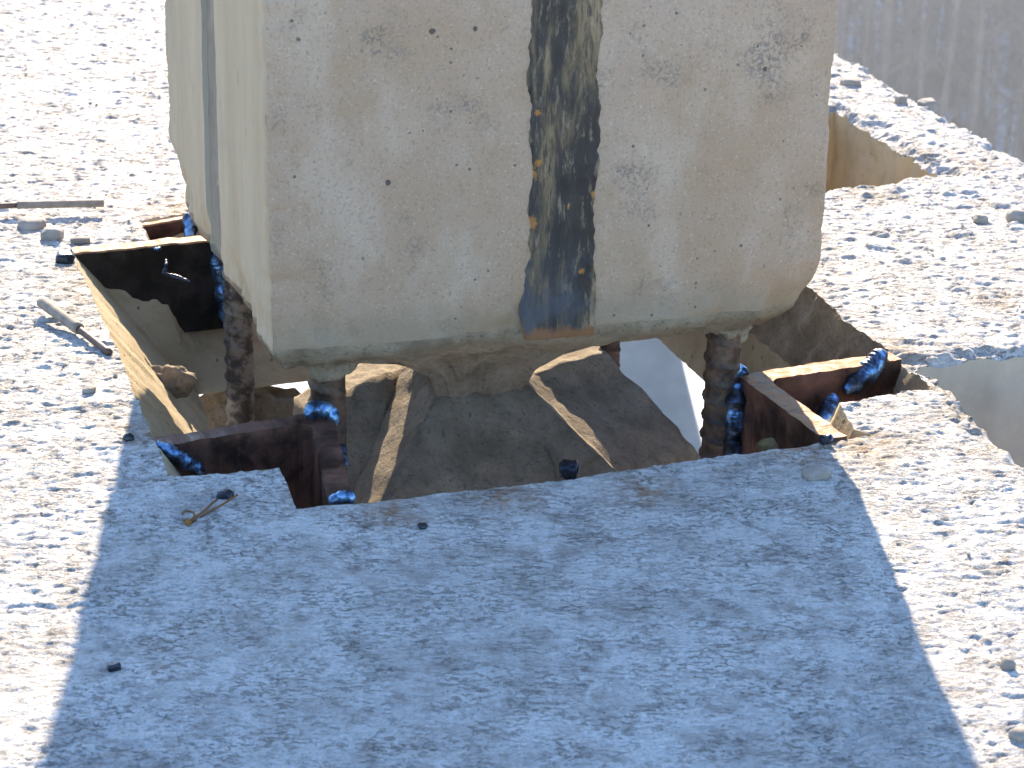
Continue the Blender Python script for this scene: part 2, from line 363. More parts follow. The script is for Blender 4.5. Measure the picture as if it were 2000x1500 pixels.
def mat_plain(name, c1, c2, sc=40, rgh=.8, bs=.6, bd=.002, metal=0, spec=.3):
    n = NB(name); a = n.noise(sc, 5, .65)
    return n.out(n.mix(n.ramp(a, [(.35, 0), (.65, 1)]), c1, c2), rgh, n.bump(n.noise(sc*5, 5, .65), bs, bd), metal=metal, spec=spec)

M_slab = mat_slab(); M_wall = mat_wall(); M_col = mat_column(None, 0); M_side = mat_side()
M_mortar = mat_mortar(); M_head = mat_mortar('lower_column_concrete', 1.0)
M_black = mat_steel('scorched_steel', (.012, .011, .010), (.035, .02, .014), .45, .75, .32, 40)
M_rust = mat_steel('rusty_cut_steel', (.10, .055, .03), (.34, .165, .065), .35, .6, .5, 120, .4)
M_brown = mat_steel('brown_steel', (.040, .021, .015), (.15, .06, .034), .40, .64, .38, 35, .6)
M_rebar = mat_steel('rusty_rebar', (.035, .024, .018), (.15, .085, .05), .40, .66, .5, 90, .4)
M_rebar2 = mat_steel('mortar_stained_rebar', (.05, .035, .025), (.24, .20, .15), .42, .55, .6, 70, .2)
M_weld = mat_weld()
M_stone = mat_plain('grey_stone', (.24, .21, .18), (.37, .335, .29), 60)
M_slag = mat_plain('weld_slag', (.010, .014, .024), (.03, .04, .06), 120, .25, .4, .0008, .5, .6)
M_rod = mat_plain('weathered_rod', (.20, .165, .135), (.30, .255, .21), 90, .75, .4, .0008)
M_core = mat_plain('rod_core', (.10, .07, .055), (.19, .13, .10), 90, .55, .4, .0008, .4)

M_grey = mat_plain('grey_cast_concrete', (.33, .295, .235), (.41, .37, .30), 22, .85, .5, .0015)
# ------------------------------------------------------------------ the slab
T = 0.12
def pts(l, z=0.0): return [xy(px, py, z) for px, py in l]
# main opening: top outline from the photo's edge pixels on z = 0, bottom outline on z = -T (walls cast with a draft)
BRt = np.array((.137, 2.077)); BLp = xy(275, 430)
hole_top = pts([(146, 493), (160, 534), (227, 681), (292, 839), (330, 930), (400, 928), (545, 915), (578, 993), (690, 985), (1050, 941), (1400, 891), (1705, 850),
                (1672, 838), (1640, 787), (1815, 758), (1760, 700), (1667, 638), (1593, 570)]) + [BRt] + pts([(365, 415), (275, 430), (290, 473)])
cen = np.mean(hole_top, axis=0)
bl_b = xy(388, 771, -T); lf_b = bl_b + (xy(410, 830, -T)-bl_b)*4.2; br_b = xy(1283, 660, -T); rt_b = br_b + (xy(1370, 740, -T)-br_b)*3.2
def inset(p, d): 
    v = cen-p; return p + v/np.linalg.norm(v)*d
def lerp(a, b, t): return a+(b-a)*t
hb = []
for i, p in enumerate(hole_top):
    if i == 0: q = bl_b
    elif i <= 4: q = lerp(bl_b, lf_b, np.linalg.norm(p-hole_top[0])/np.linalg.norm(hole_top[4]-hole_top[0]))
    elif i <= 7: q = inset(p, .055)
    elif i <= 11: q = p + np.array((-.02, .06))
    elif i <= 14: q = inset(p, .04)
    elif i <= 17: q = lerp(br_b, rt_b, np.linalg.norm(p-BRt)/np.linalg.norm(hole_top[14]-BRt))
    elif i == 18: q = br_b
    else: q = lerp(br_b, bl_b, (.86, .94, 1.0)[i-19])
    hb.append(q)
open_r = pts([(1783, 706), (1895, 693), (2010, 679)]) + [np.array((.52, 1.74)), np.array((.60, 1.50)), np.array((.385, 1.27))] + pts([(1990, 890), (1900, 806)])
open_b = pts([(1630, 208), (1720, 262), (1832, 334), (1740, 350), (1620, 364)]) + [np.array((.16, 2.02)), np.array((.10, 2.24))]
EDGE0 = xy(1640, 100); EDGE1 = xy(2000, 310); ed = (EDGE0-EDGE1)/np.linalg.norm(EDGE0-EDGE1)
slab_edge = [EDGE1-ed*4.0, EDGE1+ed*3.2]

def densify(top, bot, step, closed=True, jit=.0, seed=0):
    A = []; B = []
    n = len(top); m = n if closed else n-1
    for i in range(m):
        a, b = top[i], top[(i+1) % n]; c, d = bot[i], bot[(i+1) % n]
        k = max(1, int(np.linalg.norm(b-a)/step))
        for t in np.arange(k)/k: A.append(a+(b-a)*t); B.append(c+(d-c)*t)
    if not closed: A.append(top[-1]); B.append(bot[-1])
    A = np.array(A); B = np.array(B)
    if jit:
        j = np.stack([fbm(A[:, 0], A[:, 1], .03, 4, 200+seed, .6), fbm(A[:, 0], A[:, 1], .03, 4, 300+seed, .6)], 1)
        A = A + jit*j
    return A, B
def inside(P, poly):
    x, y = P[:, 0], P[:, 1]; c = np.zeros(len(P), bool); n = len(poly)
    bb = (x > poly[:, 0].min()) & (x < poly[:, 0].max()) & (y > poly[:, 1].min()) & (y < poly[:, 1].max())
    xs, ys = x[bb], y[bb]; cc = np.zeros(len(xs), bool)
    for i in range(n):
        x1, y1 = poly[i]; x2, y2 = poly[(i+1) % n]
        if y1 == y2: continue
        cr = ((y1 > ys) != (y2 > ys)) & (xs < (x2-x1)*(ys-y1)/(y2-y1)+x1); cc ^= cr
    c[bb] = cc; return c
H0t, H0b = densify(hole_top, hb, .004, True, .0016, 1)
H1t, H1b = densify(open_r, [inset(p, 0) for p in open_r], .006, True, .004, 2)
H2t, H2b = densify(open_b, open_b, .006, True, .004, 3)
Et, Eb = densify(slab_edge, slab_edge, .008, False, .006, 4)
enx = np.array((ed[1], -ed[0]))                        # outward normal of the slab's free edge
def off_edge(P):
    # signed distance beyond the (jittered) free edge
    s = (P-EDGE1) @ ed; d = (P-EDGE1) @ enx
    s0 = (Et-EDGE1) @ ed; d0 = (Et-EDGE1) @ enx
    return d - np.interp(s, s0, d0)
def sheet(x0, x1, y0, y1, sx, st, cutcore=None):
    xs = np.arange(x0, x1+sx*.5, sx); ys = np.arange(y0, y1+st*.5, st); nx, ny = len(xs), len(ys)
    X, Y = np.meshgrid(xs, ys); V = np.stack([X.ravel(), Y.ravel()], 1)
    best = np.full(len(V), 1e9); tgt = V.copy()
    for poly, cl in ((H0t, 1), (H1t, 1), (H2t, 1), (Et, 0)):
        q = np.concatenate([poly, poly[:1]]) if cl else poly
        a = q[:-1]; b = q[1:]; k = max(2, int(.006/st*3)+1)
        D = np.concatenate([a+(b-a)*t for t in np.arange(k)/k])
        for dx in (0, 1):
            for dy in (0, 1):
                i = np.floor((D[:, 0]-x0)/sx).astype(int)+dx; j = np.floor((D[:, 1]-y0)/st).astype(int)+dy
                ok = (i >= 0) & (i < nx) & (j >= 0) & (j < ny); idx = j[ok]*nx+i[ok]; d = np.hypot((V[idx, 0]-D[ok, 0])/sx, (V[idx, 1]-D[ok, 1])/st)
                o = np.argsort(-d); idx, d2, Dk = idx[o], d[o], D[ok][o]
                m = d2 < best[idx]; best[idx[m]] = d2[m]; tgt[idx[m]] = Dk[m]
    sn = best < .72; V[sn] = tgt[sn]
    I = np.arange(nx*ny).reshape(ny, nx)
    F = np.stack([I[:-1, :-1].ravel(), I[:-1, 1:].ravel(), I[1:, 1:].ravel(), I[1:, :-1].ravel()], 1)
    c = V[F].mean(1)
    keep = ~inside(c, H0t) & ~inside(c, H1t) & ~inside(c, H2t) & (off_edge(c) < 0)
    if cutcore: keep &= ~((c[:, 0] > cutcore[0]) & (c[:, 0] < cutcore[1]) & (c[:, 1] > cutcore[2]) & (c[:, 1] < cutcore[3]))
    F = F[keep]; used = np.unique(F); re = np.full(len(V), -1); re[used] = np.arange(len(used))
    V = V[used]; return np.column_stack([V, slab_h(V[:, 0], V[:, 1])]), re[F]
def wall(top, bot, closed, rows=14, amp=.0022, seed=0, zb=-T):
    n = len(top); ctr_in = bot*0
    nx_ = np.roll(top, -1, 0)-np.roll(top, 1, 0)
    if not closed: nx_[0] = nx_[1]; nx_[-1] = nx_[-2]
    nx_ = nx_/np.linalg.norm(nx_, axis=1)[:, None]; out = np.column_stack([nx_[:, 1], -nx_[:, 0]])
    s = np.concatenate([[0], np.cumsum(np.linalg.norm(np.diff(top, axis=0), axis=1))])
    zt = slab_h(top[:, 0], top[:, 1]); V = []
    for r in range(-1, rows+1):
        if r == -1: P = top - out*.0*seed; z = zt*1.0; q = P; 
        else:
            t = r/rows; q = top+(bot-top)*t; z = zt+(zb-zt)*t
            if r > 0: q = q + out*((amp if np.isscalar(amp) else np.where(amp > .002, .001+(amp-.001)*(1-sstep(.45, .6, t)), amp))*fbm(s, np.full(n, z.mean()), .03, 4, 400+seed, .6)*min(1, t*5))[:, None]
        V.append(np.column_stack([q, z - (0 if r >= 0 else .0)]))
    V = np.concatenate(V[1:]); I = np.arange((rows+1)*n).reshape(rows+1, n)
    if closed: J = np.roll(I, -1, 1); a, b, c, d = I[:-1], J[:-1], J[1:], I[1:]
    else: a, b, c, d = I[:-1, :-1], I[:-1, 1:], I[1:, 1:], I[1:, :-1]
    return V, np.stack([a.ravel(), b.ravel(), c.ravel(), d.ravel()], 1)
CORE = (-.62, .50, .96, 2.80)
Vs, Fs, Ms = [], [], []
def addp(V, F, mi):
    o = sum(len(v) for v in Vs); Vs.append(V); Fs.append(F+o); Ms.append(np.full(len(F), mi))
addp(*sheet(CORE[0], CORE[1], CORE[2], CORE[3], .0022, .0012), 0)
addp(*sheet(-2.62, 1.7, -1.04, 4.96, .02, .02, CORE), 0)
seg = []
for i in range(len(hole_top)): seg += [i]*max(1, int(np.linalg.norm(hole_top[(i+1) % len(hole_top)]-hole_top[i])/.004))
seg = np.array(seg); rough_seg = (seg >= 14) & (seg <= 17)
Vw_, Fw_ = wall(H0t, H0b, True, 24, np.where(rough_seg, .0036, .0010), 1)
addp(Vw_, Fw_, 1); Ms[-1] = np.where(np.tile(rough_seg, 24) & (np.repeat(np.arange(24), len(seg)) < 12), 2, 1)
addp(*wall(H1t, H1b, True, 14, .002, 2, -.16), 3)
addp(*wall(H2t, H2b, True, 14, .002, 3, -.16), 1)
addp(*wall(Et, Eb, False, 8, .004, 4), 1)
# underside
xs = np.arange(-2.62, 1.7, .03); ys = np.arange(-1.04, 4.96, .03); X, Y = np.meshgrid(xs, ys); Vb = np.column_stack([X.ravel(), Y.ravel(), np.full(X.size, -T)])
I = np.arange(X.size).reshape(X.shape); Fb = np.stack([I[:-1, :-1].ravel(), I[1:, :-1].ravel(), I[1:, 1:].ravel(), I[:-1, 1:].ravel()], 1)
c = Vb[Fb].mean(1)[:, :2]; Hb_big = cen+(H0b-cen)*1.06
Fb = Fb[~inside(c, Hb_big) & ~inside(c, H1t) & ~inside(c, H2t) & (off_edge(c) < 0)]; addp(Vb, Fb, 1)
me = mesh_np('floor_slab', np.concatenate(Vs), np.concatenate(Fs))
slab = link('floor_slab', me, [M_slab, M_wall, M_mortar, M_grey]); me.polygons.foreach_set('material_index', np.concatenate(Ms).astype(np.int32))
sm = np.concatenate(Ms) >= 0; me.polygons.foreach_set('use_smooth', sm)
tag(slab, 'rough pale concrete floor slab with a stepped opening cast through it', kind='structure')

# ------------------------------------------------------------------ upper column
ZB = .056
FL = np.array((-.1548, 1.4855)); ANG = math.radians(16.7); ca, sa = math.cos(ANG), math.sin(ANG)
WC, DC = .3775, .398
ccx = FL + np.array((ca, sa))*WC/2 + np.array((-sa, ca))*DC/2
def cw(u, v, z): return Vector((ccx[0]+u*ca-v*sa, ccx[1]+u*sa+v*ca, z))     # column-local to world
column = thing('concrete_column', 'weathered grey precast concrete column hanging over the opening on four bars', 'column', (ccx[0], ccx[1], 0))
def col_section():
    """closed outline (u, v, face id) with a groove in every face; faces: 0 front, 1 right, 2 back, 3 left"""
    out = []; a, b = WC/2, DC/2; r = .0035
    sides = [((-a, -b), (a, -b)), ((a, -b), (a, b)), ((a, b), (-a, b)), ((-a, b), (-a, -b))]
    for f, (p, q) in enumerate(sides):
        p = np.array(p); q = np.array(q); L = np.linalg.norm(q-p); d = (q-p)/L; nrm = np.array((d[1], -d[0]))
        step = .0025 if f in (0, 3) else .008
        gw = (.0285 if f == 0 else .027); gd = (.0 if f == 0 else .0042); gc = L/2 + (.004 if f == 0 else 0)
        ss = list(np.arange(r, L-r, step)) + [gc-gw-.001, gc-gw+.0015, gc+gw-.0015, gc+gw+.001]
        for s in sorted(ss):
            w = 1.0 if abs(s-gc) < gw else 0.0
            out.append((p+d*s, nrm, f, w*gd, s, L))
        c = q-d*r-nrm*r
        for k in range(1, 5):
            th = k/5*math.pi/2; n2 = nrm*math.cos(th)+d*math.sin(th)
            out.append((c+n2*r, n2, f if k < 3 else (f+1) % 4, 0, -1, L))
    return out
sec = col_section(); N = len(sec)
U = np.array([s[0] for s in sec]); NR = np.array([s[1] for s in sec]); FI = np.array([s[2] for s in sec]); GR = np.array([s[3] for s in sec]); SS = np.array([s[4] for s in sec])
# distance along the outline for noise; distance to the nearest corner
arc = np.concatenate([[0], np.cumsum(np.linalg.norm(np.diff(U, axis=0), axis=1))])
cor = np.minimum.reduce([np.hypot(U[:, 0]-sx*WC/2, U[:, 1]-sy*DC/2) for sx in (-1, 1) for sy in (-1, 1)])
zr = np.concatenate([np.arange(ZB, .34, .0025), np.arange(.35, .6, .02), np.linspace(.65, 3.2, 18)])
rowsV = []
# underside: scale factor of the section, height
prof = [(.165, -.062), (.18, -.05), (.205, -.037), (.26, -.024), (.36, -.009), (.48, .005), (.60, .017), (.70, .025), (.79, .031), (.86, .037), (.905, .042), (.935, .047), (.95, .052)]
for z in zr:
    nz = .0006*fbm(arc, np.full(N, z), .05, 4, 81, .6)
    ch = np.where(cor < .03, 1, 0)*.0030*np.clip(fbm(np.sign(U[:, 0])*3+np.sign(U[:, 1])*7+cor*0, np.full(N, z), .035, 4, 83, .6), 0, 2)*(1-cor/.03)
    low = max(0, 1-(z-ZB)/.03); 
    hv = .0075*low*np.clip(.35+.9*fbm(arc, np.full(N, z*.6), .05, 4, 85, .6), 0, 2)
    # the front-right foot of the column is broken off in a curve, the back-left one bevelled
    fr = np.hypot(U[:, 0]-WC/2, (U[:, 1]+DC/2)); k1 = max(0, 1-(z-ZB)/.034)**1.3*.014*sstep(.045, 0, fr)
    bl = np.hypot(U[:, 0]+WC/2, (U[:, 1]-DC/2)); k2 = max(0, 1-(z-ZB)/.036)**1.4*.022*sstep(.07, 0, bl)
    g = GR*(1 + .10*fbm(arc*0+1, np.full(N, z), .05, 3, 88))
    hv = hv*np.clip(cor/.03, .25, 1)
    tp = NR*(nz - ch - g - hv)[:, None] + np.outer(k1, (-.75, .66)) + np.outer(k2, (.7, -.7))
    rowsV.append(np.column_stack([U+tp, np.full(N, z)]))
B0 = rowsV[0][:, :2].copy(); under = []
for k, z in prof:
    nz = fbm(arc, np.full(N, z*9), .045, 4, 71, .6); under.append(np.column_stack([B0*k/.955, z + (.005*min(1, (1-k)*6+.15))*nz]))
rowsV = under + rowsV
V = np.concatenate(rowsV); R_ = len(rowsV)
I = np.arange(R_*N).reshape(R_, N); J = np.roll(I, -1, 1)
F = np.stack([I[:-1].ravel(), J[:-1].ravel(), J[1:].ravel(), I[1:].ravel()], 1)
Vw = np.column_stack([U[:0, 0], U[:0, 0], U[:0, 0]]) if False else np.column_stack([V[:, 0]*ca-V[:, 1]*sa, V[:, 0]*sa+V[:, 1]*ca, V[:, 2]])
me = mesh_np('shaft', Vw, F)
mi = np.tile((FI == 3).astype(np.int32), R_-1); mi[:N*len(prof)] = 2
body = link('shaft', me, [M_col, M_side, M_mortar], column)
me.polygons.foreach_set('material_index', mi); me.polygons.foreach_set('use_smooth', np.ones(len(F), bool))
# top cap
bm = hexa([(-WC/2+.01, -DC/2+.01, 3.15), (WC/2-.01, -DC/2+.01, 3.15), (WC/2-.01, DC/2-.01, 3.15), (-WC/2+.01, DC/2-.01, 3.15)],
          [(-WC/2+.01, -DC/2+.01, 3.21), (WC/2-.01, -DC/2+.01, 3.21), (WC/2-.01, DC/2-.01, 3.21), (-WC/2+.01, DC/2-.01, 3.21)])
cap = bpy.data.meshes.new('top_cap'); bm.to_mesh(cap); bm.free(); o = link('top_cap', cap, M_col, column); o.rotation_euler.z = ANG
# scaled steel strip set into the front face
nx = 24; zz = np.concatenate([np.arange(.050, .345, .0018), np.linspace(.36, 3.2, 20)])
wl = -.0245-.0028*np.clip(fbm(zz*0+2, zz, .06, 6, 141, .7), -1.2, .8); wr = .0245+.0028*np.clip(fbm(zz*0+5, zz, .06, 6, 142, .7), -1.2, .8)
X = wl[:, None]+(wr-wl)[:, None]*np.linspace(0, 1, nx)[None]; Z = np.repeat(zz[:, None], nx, 1); Yd = -.0034 - .0005*fbm(X, Z, .02, 4, 77) - .0012*np.clip((.072-Z)/.02, 0, 1)
Yd[:, 0] += .0035; Yd[:, -1] += .0035
Vst = np.column_stack([X.ravel(), Yd.ravel()+.0022, Z.ravel()]); I = np.arange(X.size).reshape(X.shape)
Fst = np.stack([I[:-1, :-1].ravel(), I[:-1, 1:].ravel(), I[1:, 1:].ravel(), I[1:, :-1].ravel()], 1)
me = mesh_np('steel_strip', Vst, Fst); M_strip = mat_strip(None, None)
st = link('steel_strip', me, M_strip, column); p = cw(.004, -DC/2, 0); st.location = (p.x-ccx[0], p.y-ccx[1], 0); st.rotation_euler.z = ANG
me.polygons.foreach_set('use_smooth', np.ones(len(Fst), bool)); st['label'] = 'dark scaled steel strip smeared with cement down the front face'

# grey strip lying in the side groove
gz = np.concatenate([np.linspace(.06, .36, 80), np.linspace(.4, 3.2, 16)]); gu = np.linspace(-.0262, .0262, 14); X, Z = np.meshgrid(gu, gz)
Vst = np.column_stack([X.ravel(), (-.0008*fbm(X, Z, .03, 3, 78)).ravel(), Z.ravel()]); I = np.arange(X.size).reshape(X.shape)
me = mesh_np('side_strip', Vst, np.stack([I[:-1, :-1].ravel(), I[:-1, 1:].ravel(), I[1:, 1:].ravel(), I[1:, :-1].ravel()], 1))
ss_ = link('side_strip', me, mat_plain('grey_groove_strip', (.15, .128, .098), (.21, .18, .14), 30, .7, .3, .001), column); me.polygons.foreach_set('use_smooth', np.ones(len(me.polygons), bool))
p = cw(-WC/2+.0034, 0, 0); ss_.location = (p.x-ccx[0], p.y-ccx[1], 0); ss_.rotation_euler.z = ANG-math.pi/2

# ------------------------------------------------------------------ four bars between the two columns
BAR = {'fl': onz(637, 800, 0)[:2]+np.array((0, .016)), 'fr': onz(1412, 742, 0)[:2]+np.array((0, .008)),
       'bl': ony(468, 690, 1.845)[:2], 'br': np.array((.075, 1.90))}
def rib(i, th): return 1+.17*max(0, math.sin(i*.62+th*1.0))**3*abs(math.sin(th*.5+.3))**.4 + .05*noise.noise(Vector((i*.07, math.cos(th), math.sin(th))))
for k, b in BAR.items():
    zs = np.arange(-.24, .075, .0014); top = cw(*{'fl': (-.14, -.145), 'fr': (.145, -.15), 'bl': (-.142, .14), 'br': (.14, .14)}[k], 0)
    P = [(b[0]+(top.x-b[0])*max(0, min(1, (z-.02)/.05))*.5, b[1]+(top.y-b[1])*max(0, min(1, (z-.02)/.05))*.5, z) for z in zs]
    bar = part('rebar', tube(P, .0108 if k == 'bl' else .0118, 22, rib=rib), M_rebar, column)
    bm = bmesh.new()
    cr = .016 if k == 'fr' else .021
    m = blob((P[-30][0], P[-30][1], .040), (cr, cr, cr), 4, .40, .5, seed=len(k)+ord(k[0])+ord(k[1]))
    subpart('mortar_collar', m, M_mortar, bar, column)
    if k == 'bl': bar.data.materials[0] = M_rebar2

# ------------------------------------------------------------------ head of the lower column
low = thing('lower_column', 'broken tapered concrete head of the lower column inside the opening', 'column', (ccx[0], ccx[1], -.3))
def frustum():
    a, b = .034, .19
    n = 40; bm = bmesh.new(); rings = []
    for j in range(n+1):
        t = j/n; h = a+(b-a)*t; z = -.050 - (h-a)*1.0; ring = []
        for s in range(4):
            for q in range(24):
                w = -1+2*q/24
                u, v = ((w, -1), (1, w), (-w, 1), (-1, -w))[s]
                ring.append(bm.verts.new(cw(u*h, v*h, z)))
        rings.append(ring)
    for A, B in zip(rings, rings[1:]):
        m = len(A)
        for k in range(m): bm.faces.new((A[k], B[k], B[(k+1) % m], A[(k+1) % m]))
    bm.faces.new(rings[0]); bmesh.ops.recalc_face_normals(bm, faces=bm.faces); rough(bm, .0018, .018, 2, 5); return bm
part('head', frustum(), M_head, low)
q = [cw(-.186, -.186, -.21), cw(.186, -.186, -.21), cw(.186, .186, -.21), cw(-.186, .186, -.21)]
part('shaft', hexa([Vector((v.x, v.y, -3.0)) for v in q], [Vector((v.x, v.y, -.204)) for v in q], 0, .004), M_head, low, False)
def fin(front, thick, seed, amp=.0024):
    """front: list of (px, py, y) corners; extruded away along the column's depth axis"""
    A = [Vector(ony(*p)) for p in front]; d = Vector((-sa, ca, -.15))*thick; B = [v+d for v in A]; n = len(A)
    bm = solid(A+B, [tuple(range(n))[::-1], tuple(range(n, 2*n))] + [(i, (i+1) % n, n+(i+1) % n, n+i) for i in range(n)])
    bmesh.ops.triangulate(bm, faces=[f for f in bm.faces if len(f.verts) > 4])
    bmesh.ops.subdivide_edges(bm, edges=list(bm.edges), cuts=12, use_grid_fill=True); rough(bm, amp, .022, seed, 5); return bm
part('corner_fin', fin([(985, 742, 1.72), (1040, 730, 1.76), (1185, 688, 1.80), (1225, 735, 1.80), (1290, 800, 1.79), (1372, 895, 1.77), (1420, 1010, 1.74), (1120, 1010, 1.62), (1090, 915, 1.66)], .05, 4), M_head, low)
part('corner_fin', fin([(790, 722, 1.76), (757, 727, 1.745), (700, 752, 1.73), (655, 772, 1.72), (600, 805, 1.71), (600, 1010, 1.63), (740, 1010, 1.645)], .05, 5), M_head, low)
part('corner_fin', fin([(600, 783, 1.87), (540, 780, 1.87), (505, 745, 1.88), (470, 765, 1.88), (430, 790, 1.87), (395, 815, 1.87), (410, 960, 1.85), (600, 960, 1.85)], .05, 6), M_head, low)

# ------------------------------------------------------------------ angle brackets and welds
def weld(points, r0_, seed, name, root, mat=None):
    r0_ *= .85; P = [Vector(p)+Vector((0, r0_*.3, 0)) for p in points]; L = [0]
    for a, b in zip(P, P[1:]): L.append(L[-1]+(b-a).length)
    def at(t):
        s = t*L[-1]
        for i in range(len(P)-1):
            if s <= L[i+1]: return P[i].lerp(P[i+1], (s-L[i])/max(1e-9, L[i+1]-L[i]))
        return P[-1]
    n = max(24, int(L[-1]/.0009)); Q = []; R = []
    for i in range(n+1):
        t = i/n; s = t*L[-1]; wob = Vector((noise.noise(Vector((s*60, seed, 0))), noise.noise(Vector((s*60, seed, 5))), noise.noise(Vector((s*60, seed, 9)))))*.0022
        Q.append(at(t)+wob); saw = (s/.0030+.3*noise.noise(Vector((s*200, seed, 1)))) % 1
        e = min(1, 4*t+.35, 4*(1-t)+.35)
        R.append(r0_*e*(.85+.10*saw+.42*noise.fractal(Vector((s*60, seed, 3)), 1, 2, 2)))
    bm = tube(Q, R, 18); rough(bm, .0006, .004, seed, 3); return part(name, bm, mat or M_weld, root)
def plate(a, b, th, h, z0, side, mat_face, root, name='leg', topmat=None, seed=0):
    """upright plate from a to b (xy), thickness th towards `side` (unit xy), top at z0, height h; torch-cut top edge"""
    a = np.array(a); b = np.array(b); s = np.array(side); n = 40
    bm = bmesh.new(); g = []
    L = np.linalg.norm(b-a)
    for i in range(n+1):
        p = a+(b-a)*i/n; t = i/n
        dz = .0012*noise.fractal(Vector((t*L*60, seed, 0)), 1, 2, 3); dw = .0007*noise.noise(Vector((t*L*90, seed, 4)))
        ring = [(p, z0-h), (p-s*dw, z0-.0012+dz), (p+s*.0012, z0+dz), (p+s*(th*.5), z0+dz+.0006*noise.noise(Vector((t*L*150, seed, 7)))), (p+s*(th-.0012), z0+dz), (p+s*(th+dw), z0-.0012+dz), (p+s*th, z0-h)]
        g.append([bm.verts.new((q[0], q[1], z)) for q, z in ring])
    for A, B in zip(g, g[1:]):
        for k in range(7):
            f = bm.faces.new((A[k], B[k], B[(k+1) % 7], A[(k+1) % 7])); f.material_index = 1 if k in (1, 2, 3, 4) else 0
    bm.faces.new(g[0]); bm.faces.new(g[-1][::-1]); bmesh.ops.recalc_face_normals(bm, faces=bm.faces)
    o = part(name, bm, [mat_face, topmat or M_rust], root, False); return o
def angle(v, ea, eb, th, h, z0, root, mats, seed=0, fil=.009):
    """L-shaped profile: outer corner v, legs to ea and eb, rounded root inside; torch-cut top"""
    v = np.array(v); ea = np.array(ea); eb = np.array(eb); da = (ea-v)/np.linalg.norm(ea-v); db = (eb-v)/np.linalg.norm(eb-v)
    k = 1/abs(da[0]*db[1]-da[1]*db[0]); oa = db*th*k; ob = da*th*k            # offsets across each leg
    ia = v+oa+ob; out = [v, ea, ea+oa]
    c = ia+(da+db)*fil
    for t in np.linspace(0, math.pi/2, 6): out.append(c-da*fil*math.sin(t)-db*fil*math.cos(t))
    out += [eb+ob, eb]
    P = []
    for i in range(len(out)):
        p, q = out[i], out[(i+1) % len(out)]; n = max(1, int(np.linalg.norm(q-p)/.003))
        P += [p+(q-p)*j/n for j in range(n)]
    bm = bmesh.new(); A = []; B = []; m = len(P)
    for p in P:
        j = .0006*noise.noise(Vector((p[0]*190, p[1]*190, seed))); dz = .0010*noise.fractal(Vector((p[0]*70, p[1]*70, seed+3)), 1, 2, 3)
        A.append(bm.verts.new((p[0]+j, p[1]+j, z0-h))); B.append(bm.verts.new((p[0]+j, p[1]-j, z0+dz)))
    for i in range(m): bm.faces.new((A[i], A[(i+1) % m], B[(i+1) % m], B[i]))
    f = bm.faces.new(B); f.material_index = 1; bm.faces.new(A[::-1]); bmesh.ops.recalc_face_normals(bm, faces=bm.faces)
    bmesh.ops.triangulate(bm, faces=[g for g in bm.faces if len(g.verts) > 4])
    o = part('angle_profile', bm, list(mats), root, False); return o
def unit(v): v = np.array(v, float); return v/np.linalg.norm(v)
def z3(p, z): return (p[0], p[1], z)
HP = .075
# front left
v0 = xy(648, 797); l0 = xy(302, 852); f0 = xy(692, 985)
b1 = thing('steel_angle', 'dark brown steel angle beside the column foot whose front corner holds two black slag lumps', 'bracket', z3(v0, -HP))
b1['label'] = 'brown steel angle welded in the opening corner beside the looped rusty wire'
b1['group'] = 'steel angles welded into the opening corners'
angle(v0, l0, f0, .015, HP, -.001, b1, (M_brown, M_brown), 1)
weld([onz(305, 868, 0), onz(330, 882, -.004), onz(362, 905, -.012), onz(395, 922, -.022)], .0062, 1, 'weld_bead', b1)
weld([onz(595, 812, .004), onz(618, 800, .006), onz(645, 803, .004), onz(655, 830, -.004)], .0068, 2, 'weld_bead', b1)
weld([onz(668, 870, -.004), onz(672, 910, -.004)], .0035, 6, 'weld_bead', b1)
weld([onz(640, 985, -.003), onz(670, 978, 0), onz(695, 972, 0)], .0060, 3, 'weld_bead', b1)
# front right
v1 = xy(1440, 735); r1 = xy(1738, 690); f1 = xy(1612, 862)
b2 = thing('steel_angle', 'rust-topped steel angle in the opening corner with a long bright blue weld', 'bracket', z3(v1, -HP), b1['group'])
angle(v1, r1, f1, .016, HP, .001, b2, (M_brown, M_rust), 2)
weld([ony(1730, 690, 1.642), ony(1708, 714, 1.634), ony(1682, 743, 1.625), ony(1650, 764, 1.616)], .0100, 4, 'weld_bead', b2)
weld([ony(1628, 772, 1.604), ony(1616, 805, 1.594), ony(1608, 845, 1.584)], .0085, 5, 'weld_bead', b2)
fb = BAR['fr']
weld([(fb[0]+.010, fb[1]-.010, -.002), (fb[0]+.009, fb[1]-.011, -.03), (fb[0]+.008, fb[1]-.011, -.07)], .0085, 7, 'weld_bead', b2)
weld([onz(1420, 735, .004), onz(1445, 722, .004), onz(1462, 730, .003)], .0050, 8, 'weld_bead', b2)
weld([onz(1600, 862, .003), onz(1628, 858, .002)], .0045, 9, 'weld_bead', b2)
# back left
l2 = xy(146, 498); v2 = xy(470, 466)
b3 = thing('steel_angle', 'black scorched steel angle with an orange torch-cut edge behind the column foot', 'bracket', z3(v2, -HP), b1['group'])
dA = unit(v2-l2); nA = np.array((-dA[1], dA[0]))
plate(l2, v2, .016, HP, .001, nA, M_black, b3, seed=5)
e2 = v2+np.array((-sa, ca))*.085
dB = unit(e2-v2); plate(v2+dB*.013, e2, .016, HP, .000, np.array((-dB[1], dB[0])), M_black, b3, seed=6)
w = ony(430, 500, v2[1]-.022)
bb = BAR['bl']; qy = v2-dA*.012
weld([ony(421, 488, qy[1]-.012), ony(428, 530, qy[1]-.012), ony(436, 580, qy[1]-.012), ony(446, 640, qy[1]-.012)], .0080, 10, 'weld_bead', b3)
weld([ony(372, 418, 1.925), ony(372, 445, 1.915), ony(370, 475, 1.905)], .0070, 11, 'weld_bead', b3)
